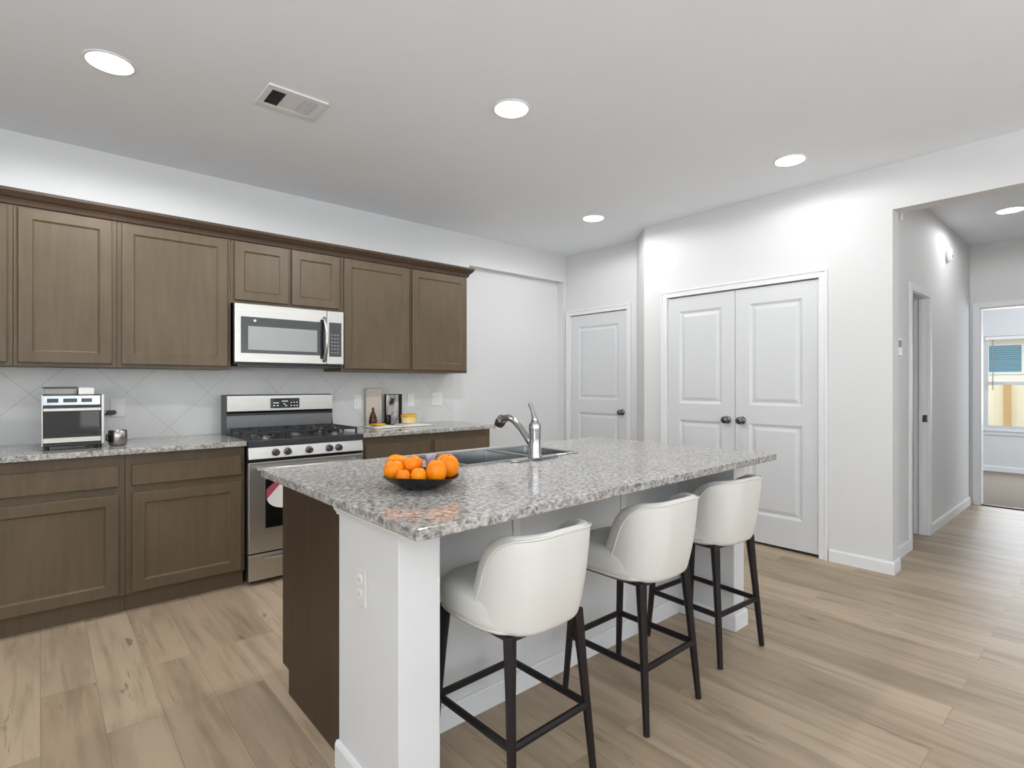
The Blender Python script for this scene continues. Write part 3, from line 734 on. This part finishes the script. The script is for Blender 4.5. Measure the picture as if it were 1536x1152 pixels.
for cx_ in (sum(bowls[0]) / 2, sum(bowls[1]) / 2): obj('drain', MB().lathe([(.04, .7355), (.04, .739), (.03, .738), (0, .737)], (cx_, 2.075, 0), 24), 'nickel', sk)
# faucet
fa = thing('kitchen_faucet', (1.757, 1.842, .914), 'chrome single lever faucet behind the sink on the island', 'faucet')
fx_, fy_ = 1.757, 1.842
m = MB(); m.prism([(fx_ + dx_ * .125 + math.cos(a) * .027, fy_ + math.sin(a) * .024) for dx_, rng in ((1, range(-90, 91, 15)), (-1, range(90, 271, 15))) for a in [R(d) for d in rng]], .9147, .925)
obj('deck_plate', m, 'chrome', fa, .003)
smooth_angle(obj('faucet_body', MB().lathe([(.034, .925), (.034, .935), (.029, .945), (.028, 1.02), (.030, 1.06), (.030, 1.075), (.024, 1.088), (.0, 1.092)], (fx_, fy_, 0), 28), 'chrome', fa))
pts = [(fx_, fy_ + .015, .975), (fx_, fy_ + .05, 1.01), (fx_, fy_ + .10, 1.055), (fx_, fy_ + .15, 1.090), (fx_, fy_ + .19, 1.103), (fx_, fy_ + .225, 1.094), (fx_, fy_ + .25, 1.070)]
sp_ = obj('spout', MB().tube(pts, [.018, .0165, .0155, .0155, .017, .020, .020], 16), 'chrome', fa, smooth=True)
obj('spray_head', MB().tube([(fx_, fy_ + .236, 1.098), (fx_, fy_ + .258, 1.077), (fx_, fy_ + .268, 1.060)], [.023, .026, .024], 16), 'dark_nickel', sp_, smooth=True)
obj('lever', MB().tube([(fx_, fy_, 1.08), (fx_ + .0, fy_ + .004, 1.11), (fx_ - .002, fy_ + .016, 1.145), (fx_ - .002, fy_ + .028, 1.168), (fx_ - .002, fy_ + .036, 1.174)], [.022, .013, .009, .010, .009], 14), 'chrome', fa, smooth=True)

# ------------------------------------------------------------------ bowl of oranges
BCX, BCY = .985, 1.600
bw = thing('fruit_bowl', (BCX, BCY, .914), 'black low fruit bowl on the island countertop', 'bowl')
m = MB(); b = m.bm; prof_o = [(.060, .9145), (.066, .918), (.100, .938), (.128, .957), (.130, .9595), (.126, .960), (.098, .944), (.062, .924), (.0, .922)]
rows = []
nseg = 40
for r_, h in prof_o: rows.append([b.verts.new((BCX + max(r_, 1e-4) * math.cos(2 * math.pi * k / nseg), BCY + max(r_, 1e-4) * math.sin(2 * math.pi * k / nseg), h + (.006 * math.cos(4 * math.pi * k / nseg - 1.4) if h > .93 else 0))) for k in range(nseg)])
for p, q in zip(rows, rows[1:]):
    for k in range(nseg): b.faces.new((p[k], p[(k + 1) % nseg], q[(k + 1) % nseg], q[k]))
b.faces.new(rows[0][::-1])
smooth_angle(obj('bowl_shell', m, 'bowl_black', bw), 50)
def orange_obj(name, p, r_, sc, label, rot=(0, 0, 0)):
    bm = bmesh.new(); bmesh.ops.create_uvsphere(bm, u_segments=24, v_segments=16, radius=1)
    for v in bm.verts:
        d = v.co.copy()
        k = 1 - .07 * max(0, abs(d.z) - .9) / .1
        v.co = Vector((d.x * r_ * sc[0], d.y * r_ * sc[1], d.z * r_ * sc[2] * k))
    me = bpy.data.meshes.new(name); bm.to_mesh(me); bm.free(); me.materials.append(M['orange_peel'])
    for q in me.polygons: q.use_smooth = True
    o = bpy.data.objects.new(name, me); C.objects.link(o); o.location = p; o.rotation_euler = rot; WL[o.name] = Vector(p)
    tag(o, label, 'orange', 'oranges heaped in the black bowl')
    m2 = MB().lathe([(.0035, r_ * sc[2] * .95), (.003, r_ * sc[2] * .985)], (0, 0, 0), 8)
    for v in m2.bm.verts: v.co += Vector(p)
    obj('stem_end', m2, 'threshold_dark', o)
    return o
# camera-aligned helper axes only used to read the arrangement off the photograph: r = right, f = away
fR = Vector((math.sin(R(48.8)), -math.cos(R(48.8)), 0)); fF = Vector((math.cos(R(48.8)), math.sin(R(48.8)), 0))
def op(a, d, z): v = Vector((BCX, BCY, 0)) + fR * a + fF * d; return (v.x, v.y, z)
orange_obj('orange', op(-.088, -.028, .979), .034, (1, 1, 1), 'round orange at the left rim of the bowl, in front')
orange_obj('orange', op(-.047, -.072, .9645), .024, (1, 1, 1), 'small orange in the front left of the bowl')
orange_obj('orange', op(-.092, .066, .990), .034, (1.25, 1, .85), 'flattish orange at the back left of the bowl', (0, R(12), R(-40)))
orange_obj('orange', op(.003, -.065, .966), .027, (1, 1, 1), 'small round orange at the front centre of the bowl')
orange_obj('orange', op(-.030, .006, .992), .032, (1.1, 1, .95), 'orange in the middle of the bowl behind the small front one', (0, R(-18), R(-40)))
orange_obj('orange', op(.060, -.050, .978), .036, (.95, 1, 1.15), 'largest orange, right of centre at the front of the bowl')
orange_obj('orange', op(.094, .012, .985), .036, (1, 1, 1.12), 'tall orange at the right rim of the bowl')
orange_obj('orange', op(.078, .068, .988), .035, (1.15, 1, 1), 'orange at the back right of the bowl')
pw = thing('paper_wrapper', op(.012, .035, .96), 'lavender and white paper wrapper tucked between the oranges', 'wrapper')
m = MB(); pv = [Vector(op(a, d, z)) for a, d, z in ((.008, .06, .955), (.032, .065, .955), (.046, .038, 1.026), (.010, .036, 1.022))]
pts = [[pv[0].lerp(pv[1], i / 4).lerp(pv[3].lerp(pv[2], i / 4), j_ / 4) + fF * .006 * math.sin(i * 2.1 + j_) for j_ in range(5)] for i in range(5)]
m.grid(pts); o = obj('paper_sheet', m, 'lavender', pw, smooth=True); sm = o.modifiers.new('s', 'SOLIDIFY'); sm.thickness = .001

# ------------------------------------------------------------------ toaster oven and cup
to = thing('toaster_oven', (.135, 3.92, .914), 'small stainless toaster oven on the left countertop', 'toaster oven')
tx0, tx1, ty = .004, .268, 3.762
obj('case', MB().box(tx0 + .002, tx1 - .002, ty + .012, ty + .30, .934, 1.212), 'black_enamel', to, .006)
for xx in (tx0 + .02, tx1 - .02):
    for yy in (ty + .03, ty + .27): obj('foot', MB().lathe([(.011, .9145), (.012, .934)], (xx, yy, 0), 12), 'black_plastic', to)
cf = obj('control_panel', MB().box(tx0 + .004, tx1 - .016, ty, ty + .012, 1.155, 1.208), 'toaster_blue', to, .003)
for k, (a, w_) in enumerate(((.022, .046), (.088, .058), (.164, .046))): obj('button_window', MB().box(tx0 + a, tx0 + a + w_, ty - .003, ty - .0003, 1.171, 1.192), 'charcoal_glass', cf, .001)
for a_, b_ in ((tx0, tx0 + .006), (tx1 - .012, tx1)): obj('frame_side', MB().box(a_, b_, ty, ty + .013, .94, 1.212), 'stainless', to, .001)
dd_ = obj('oven_door', MB().box(tx0 + .007, tx1 - .013, ty + .002, ty + .012, .95, 1.147), 'black_plastic', to, .002)
obj('door_glass', MB().box(tx0 + .009, tx1 - .022, ty - .001, ty + .0015, .990, 1.122), 'black_glass', dd_)
obj('handle', MB().box(tx0 + .006, tx1 - .014, ty - .022, ty - .010, 1.124, 1.141).box(tx0 + .02, tx0 + .03, ty - .011, ty + .002, 1.126, 1.139).box(tx1 - .04, tx1 - .03, ty - .011, ty + .002, 1.126, 1.139), 'stainless', dd_, .003)
obj('bottom_trim', MB().box(tx0 + .006, tx1 - .014, ty - .004, ty + .001, .955, .982), 'stainless', dd_, .002)
tr = thing('baking_tray', (.09, 3.88, 1.2125), 'grey roasting tray with dark rim on top of the toaster oven', 'tray')
obj('tray_body', MB().extr([(.018, 1.2128), (.135, 1.2128), (.150, 1.248), (.012, 1.248)], 'y', 3.79, 3.98), 'paper_grey', tr, .004)
obj('tray_rim', MB().box(.004, .155, 3.785, 3.985, 1.2482, 1.254), 'black_enamel', tr, .002)
tag(obj('folded_cloth', MB().box(.157, .225, 3.79, 3.95, 1.2128, 1.246).box(.16, .215, 3.80, 3.93, 1.2465, 1.25), 'paper', None, .006), 'white folded cloth on the toaster oven, beside the grey tray', 'cloth')
cu = thing('steel_cup', (.338, 3.86, .914), 'brushed steel cup between the toaster oven and the range', 'cup')
o = obj('cup_body', MB().lathe([(.030, .9145), (.040, .918), (.045, .935), (.047, .965), (.045, 1.0), (.043, 1.002), (.0425, .997), (.043, .96), (.037, .925), (0, .922)], (.338, 3.86, 0), 32), 'lilac_steel', cu); smooth_angle(o, 50)
obj('cup_handle', MB().tube([(.300, 3.838, .985), (.285, 3.828, .98), (.282, 3.825, .955), (.302, 3.838, .935)], .0045, 8), 'black_plastic', cu, smooth=True)

# ------------------------------------------------------------------ things on right counter
bk = thing('open_book', (2.24, 4.0, .914), 'open white cookbook lying on the counter right of the range', 'book')
def page(x0, x1, lift):
    n = 10; top = []; bot = []
    for i in range(n + 1):
        a = i / n; xx = x0 + (x1 - x0) * a; h = lift * math.sin(math.pi * min(1, a * 1.0) ** .8) * .012
        top.append((xx, .923 + h)); bot.append((xx, .9165))
    return MB().extr(bot + top[::-1], 'y', 3.915, 4.10)
obj('cover', MB().box(1.985, 2.535, 3.91, 4.105, .9143, .9163), 'black_plastic', bk)
obj('pages', page(1.99, 2.235, 1), 'paper', bk); obj('pages', page(2.245, 2.53, 1), 'paper', bk)
tag(obj('cheese_slice', MB().prism([(2.005, 3.93), (2.10, 3.945), (2.06, 4.02), (2.0, 4.02)], .9365, .952), 'yellow', None, .004), 'yellow cheese slice lying on the left page of the open book', 'cheese')
br_ = thing('brown_bottle', (2.045, 4.06, .9365), 'dark brown pear-shaped bottle standing at the left end of the book', 'bottle')
smooth_angle(obj('bottle_body', MB().lathe([(.026, .9365), (.032, .942), (.034, .965), (.030, .995), (.020, 1.025), (.011, 1.045), (.010, 1.058)], (2.045, 4.06, 0), 24), 'brown_glass', br_), 50)
obj('stopper', MB().lathe([(.009, 1.0582), (.012, 1.064), (.007, 1.078), (0, 1.08)], (2.045, 4.06, 0), 16), 'brown_glass', br_, smooth=True)
cb = tag(obj('cutting_board', MB().box(2.06, 2.205, 4.215, 4.232, .9145, 1.235), 'beige_wood', None, .006), 'pale beige cutting board leaning upright against the backsplash', 'cutting board')
pf = thing('picture_frame', (2.295, 4.20, .914), 'black and white print in a thin dark frame, standing behind the mug', 'picture')
fx0, fx1, fz0, fz1 = 2.225, 2.385, .9145, 1.182
obj('frame', MB().box(fx0, fx0 + .008, 4.19, 4.206, fz0, fz1).box(fx1 - .030, fx1, 4.19, 4.206, fz0, fz1).box(fx0 + .008, fx1 - .030, 4.19, 4.206, fz1 - .006, fz1).box(fx0 + .008, fx1 - .030, 4.19, 4.206, fz0, fz0 + .006), 'bowl_black', pf)
obj('print', MB().box(fx0 + .008, fx1 - .030, 4.196, 4.202, fz0 + .006, fz1 - .006), 'print_picture', pf)
obj('easel_back', MB().tube([(2.30, 4.206, 1.08), (2.30, 4.25, .917)], .004, 6), 'bowl_black', pf)
mg = thing('black_mug', (2.222, 4.145, .914), 'small black mug in front of the framed print', 'mug')
smooth_angle(obj('mug_body', MB().lathe([(.024, .9145), (.028, .918), (.030, .96), (.029, 1.005), (.027, 1.006), (.026, .95), (0, .93)], (2.222, 4.145, 0), 24), 'black_plastic', mg), 50)
obj('mug_handle', MB().tube([(2.196, 4.131, .99), (2.182, 4.121, .985), (2.178, 4.119, .96), (2.194, 4.129, .935)], .004, 8), 'black_plastic', mg, smooth=True)
tbx, tby = 2.355, 4.02
tb = thing('yellow_tub', (tbx, tby, .936), 'cream coloured tub with a yellow lid standing on the open book', 'tub')
smooth_angle(obj('tub_body', MB().lathe([(.052, .936), (.060, .941), (.064, .985), (.064, .990)], (tbx, tby, 0), 28), 'cream', tb), 50)
smooth_angle(obj('tub_lid', MB().lathe([(.066, .9902), (.068, 1.002), (.062, 1.014), (.03, 1.019), (0, 1.020)], (tbx, tby, 0), 28), 'yellow', tb), 50)

# ------------------------------------------------------------------ stools
def make_stool(label):
    t_ = thing('bar_stool', (0, 0, 0), label, 'stool', 'white bar stools along the island')
    # seat cushion: rounded squircle, local +y faces the island
    m = MB(); rows = []; n = 48
    prof_s = [(.93, .540), (.985, .546), (1.0, .562), (1.0, .600), (.985, .618), (.93, .630), (.75, .637), (.45, .640), (.02, .641)]
    for k, z in prof_s:
        row = []
        for i in range(n):
            a = 2 * math.pi * i / n; ca, sa = math.cos(a), math.sin(a); p_ = 2 / 3.2
            x = .192 * k * math.copysign(abs(ca) ** p_, ca); y = .02 + .205 * k * math.copysign(abs(sa) ** p_, sa)
            row.append(m.bm.verts.new((x, y, z)))
        rows.append(row)
    for p, q in zip(rows, rows[1:]):
        for i in range(n): m.bm.faces.new((p[i], p[(i + 1) % n], q[(i + 1) % n], q[i]))
    m.bm.faces.new(rows[0][::-1]); m.bm.faces.new(rows[-1])
    st = obj('seat', m, 'leather', t_); smooth_angle(st, 60)
    ring = []
    for i in range(n + 1):
        a = 2 * math.pi * i / n; ca, sa = math.cos(a), math.sin(a); p_ = 2 / 3.2
        ring.append((.188 * math.copysign(abs(ca) ** p_, ca), .02 + .201 * math.copysign(abs(sa) ** p_, sa), .5425))
    obj('piping', MB().tube(ring, .005, 8, cap=False), 'leather_piping', st, smooth=True)
    # wrap-around back shell
    def plan(s_, off):      # arc-length style parameter, s in metres measured from the centre of the back
        hw = .190 + off; back = -.205 - off; rc = .115
        sg = 1 if s_ >= 0 else -1; s_ = abs(s_)
        flat = hw - rc; arc = math.pi / 2 * rc
        bow = lambda x: .018 * (1 - (x / hw) ** 2)
        if s_ <= flat: x, y = s_, back
        elif s_ <= flat + arc:
            a = (s_ - flat) / rc; x, y = flat + rc * math.sin(a), back + rc * (1 - math.cos(a))
        else: x, y = hw, back + rc + (s_ - flat - arc)
        y -= bow(min(x, hw)) - .006
        return sg * x, y
    nu, nv = 28, 18
    def surf(off):
        P = []
        for j_ in range(nv + 1):
            v = j_ / nv; row = []
            z = .534 + .288 * v
            ext = .315 - .065 * v ** 1.2
            if v > .6: ext -= .075 * (1 - math.sqrt(max(0, 1 - ((v - .6) / .4) ** 2)))
            for i in range(nu + 1):
                s_ = ext * (2 * i / nu - 1)
                x, y = plan(s_, off)
                x *= (1 - .05 * (1 - v) ** 2); lean = -.028 * v
                zz = z + (.010 * (1 - (2 * i / nu - 1) ** 2) if v > .5 else 0) * (v - .5) * 2
                dz = 0
                row.append(Vector((x, y + lean + .020 * (1 - v) ** 3, zz - dz)))
            P.append(row)
        return P
    A = surf(0); B = surf(-.034)
    m = MB(); b = m.bm
    va = [[b.verts.new(p) for p in r_] for r_ in A]; vb = [[b.verts.new(p) for p in r_] for r_ in B]
    for g in (va, vb):
        for j_ in range(nv):
            for i in range(nu): b.faces.new((g[j_][i], g[j_ + 1][i], g[j_ + 1][i + 1], g[j_][i + 1]))
    bd = [(0, i) for i in range(nu + 1)] + [(j_, nu) for j_ in range(1, nv + 1)] + [(nv, i) for i in range(nu - 1, -1, -1)] + [(j_, 0) for j_ in range(nv - 1, 0, -1)]
    mid_ = {}
    for (j_, i) in bd:      # a bulged rim between outer and inner faces
        pa, pb = va[j_][i].co, vb[j_][i].co; out_ = Vector((0, 0, 0))
        cm = Vector((0, -.1, .66)); c0 = (pa + pb) / 2
        if j_ == nv: out_ += Vector((0, 0, .012))
        if j_ == 0: out_ += Vector((0, 0, -.010))
        if i in (0, nu): out_ += Vector((0, .012, 0))
        mid_[j_, i] = b.verts.new(c0 + out_)
    for k in range(len(bd)):
        p, q = bd[k], bd[(k + 1) % len(bd)]
        b.faces.new((va[p[0]][p[1]], va[q[0]][q[1]], mid_[q], mid_[p])); b.faces.new((mid_[p], mid_[q], vb[q[0]][q[1]], vb[p[0]][p[1]]))
    bk_ = obj('backrest', m, 'leather', t_, smooth=True, sub=1)
    # seam piping around the outer rim
    pts = [va_.copy() for va_ in [A[j_][0] for j_ in range(nv + 1)] + [A[nv][i] for i in range(1, nu + 1)] + [A[j_][nu] for j_ in range(nv - 1, -1, -1)]]
    obj('seam', MB().tube([p + Vector((0, 0, -.0)) for p in pts], .0034, 6), 'leather', bk_, smooth=True)
    # legs and rails
    tops = [(-.148, -.150), (.148, -.150), (.15, .17), (-.15, .17)]; feet = [(-.178, -.195), (.178, -.195), (.178, .205), (-.178, .205)]
    zr = .228
    mids = []
    for (a, c), (e_, f_) in zip(tops, feet):
        pth = [(a + (e_ - a) * s_, c + (f_ - c) * s_, .530 * (1 - s_) + .004) for s_ in (0, .12, .3, .58, .8, 1)]
        pth[-1] = (e_, f_, .003)
        obj('leg', MB().tube(pth, [.021, .0195, .0165, .0150, .0135, .0120], 8), 'legs_metal', t_, smooth=False)
        s_ = 1 - zr / .55; mids.append(Vector((a + (e_ - a) * s_, c + (f_ - c) * s_, zr)))
    for k in range(4):
        obj('foot_rail', MB().tube([mids[k], mids[(k + 1) % 4]], .0125, 8), 'legs_metal', t_)
    m = MB()
    for k in range(4):
        p = Vector((*tops[k], .527)); q = Vector((*tops[(k + 1) % 4], .527)); m.tube([p, q], .011, 8)
    obj('seat_frame', m, 'legs_metal', t_)
    return t_
def copy_tree(o, parent=None):
    c = o.copy(); C.objects.link(c)
    if parent is not None: c.parent = parent
    for ch in list(o.children): copy_tree(ch, c)
    return c
st1 = make_stool('white leather bar stool nearest the camera, beside the island post')
kids = st1
st2 = copy_tree(st1); st2['label'] = 'middle white leather bar stool of the three at the island'
st3 = copy_tree(st1); st3['label'] = 'farthest white leather bar stool, in front of the double doors'
for s_, (x, y, a) in zip((st1, st2, st3), ((1.172, 1.335, 1), (1.82, 1.335, 0), (2.468, 1.375, -4))):
    s_.location = (x, y, 0); s_.rotation_euler = (0, 0, R(a))

# ------------------------------------------------------------------ ceiling fixtures
def downlight(x, y, label, power):
    t_ = thing('recessed_light', (x, y, CZ), label, 'ceiling light', 'recessed ceiling lights')
    obj('trim_ring', MB().lathe([(.102, CZ - .0005), (.101, CZ - .004), (.092, CZ - .007), (.087, CZ - .005), (.086, CZ - .0005)], (x, y, 0), 36), 'white_trim', t_, smooth=False)
    obj('lens', MB().lathe([(.0855, CZ - .003), (.0855, CZ - .0075), (.06, CZ - .0105), (0, CZ - .011)], (x, y, 0), 36), 'lamp_lens', t_)
    l = bpy.data.lights.new('lamp', 'SPOT'); l.energy = power; l.spot_size = R(179); l.spot_blend = .25; l.shadow_soft_size = .07; l.color = (.98, .99, 1)
    o = bpy.data.objects.new('lamp', l); C.objects.link(o); o.location = (x, y, CZ - .03)
downlight(.239, 3.065, 'round recessed ceiling light at upper left, above the left cabinets', 62)
downlight(1.892, 2.166, 'round recessed ceiling light near the top centre, above the island', 68)
downlight(3.701, 1.458, 'round recessed ceiling light in front of the double doors', 15)
downlight(3.684, 3.115, 'round recessed ceiling light nearest the room corner and single door', 28)
downlight(6.16, .65, 'round recessed ceiling light in the hallway', 20)
downlight(9.0, .8, 'round recessed ceiling light in the bedroom beyond the hallway', 15)
for k_, (lx, ly, nm) in enumerate(((-.9, -1.0, 'near the left windows'), (1.6, -1.0, 'in the middle of the living area'), (-.9, -2.8, 'in the far left corner of the living area'), (1.6, -2.8, 'by the rear middle window'))):
    downlight(lx, ly, 'added, unseen round recessed ceiling light behind the camera, ' + nm, 6)  # unseen living-area lights added for soft bounce
vt = thing('air_vent', (.99, 2.865, CZ - .015), 'white rectangular ceiling air vent between two ceiling lights', 'vent')
vx0, vx1, vy0, vy1 = .838, 1.136, 2.752, 2.988
zf = CZ - .010
m = MB().box(vx0, vx1, vy0, vy0 + .04, zf, CZ - .0005).box(vx0, vx1, vy1 - .04, vy1, zf, CZ - .0005).box(vx0, vx0 + .03, vy0 + .04, vy1 - .04, zf, CZ - .0005).box(vx1 - .04, vx1, vy0 + .04, vy1 - .04, zf, CZ - .0005)
obj('frame', m, 'white_trim', vt, .002)
iy0, iy1 = vy0 + .04, vy1 - .04
obj('center_plate', MB().box(.935, 1.02, iy0, iy1, zf + .002, CZ - .001), 'white_trim', vt)
def louvre(a, b_, mat_b, mat_s, nx, ny):
    obj('backing', MB().box(a, b_, iy0, iy1, CZ - .003, CZ - .0007), mat_b, vt)
    m = MB()
    for k in range(nx): xx = a + (k + .5) * (b_ - a) / nx; m.box(xx - .0013, xx + .0013, iy0, iy1, zf + .001, CZ - .003)
    for k in range(ny): yy = iy0 + (k + .5) * (iy1 - iy0) / ny; m.box(a, b_, yy - .0012, yy + .0012, zf + .001, CZ - .003)
    obj('louvers', m, mat_s, vt)
louvre(.868, .935, 'dark_slot', 'vent_dark', 5, 9)
louvre(1.02, 1.096, 'vent_grey', 'white_trim', 6, 9)

# hall wall fittings
th_ = thing('thermostat', (4.66, HY, 1.47), 'white thermostat on the hallway wall beside the opening', 'thermostat')
obj('body', MB().box(4.60, 4.72, HY - .022, HY - .0002, 1.475, 1.60), 'white_plastic', th_, .004)
obj('screen', MB().box(4.62, 4.70, HY - .0235, HY - .022, 1.535, 1.585), 'vent_grey', th_)
sn = thing('motion_sensor', (4.60, HY, 2.45), 'small white sensor at the top of the hallway wall, by the opening header', 'sensor')
obj('bracket', MB().box(4.56, 4.58, HY - .03, HY - .0002, 2.44, 2.52), 'vent_grey', sn)
obj('sensor_body', MB().box(4.585, 4.64, HY - .045, HY - .0002, 2.44, 2.51), 'white_plastic', sn, .004)
sm_ = thing('smoke_detector', (6.3, HY, 2.48), 'round white smoke detector high on the hallway wall', 'smoke detector')
smooth_angle(obj('housing', MB().lathe([(.072, .0002), (.072, .018), (.060, .034), (.045, .040), (0, .041)], (6.3, HY, 2.46), 28, '-y'), 'white_plastic', sm_))
obj('test_button', MB().lathe([(.012, .0412), (.011, .045)], (6.3, HY, 2.445), 12, '-y'), 'vent_grey', sm_)
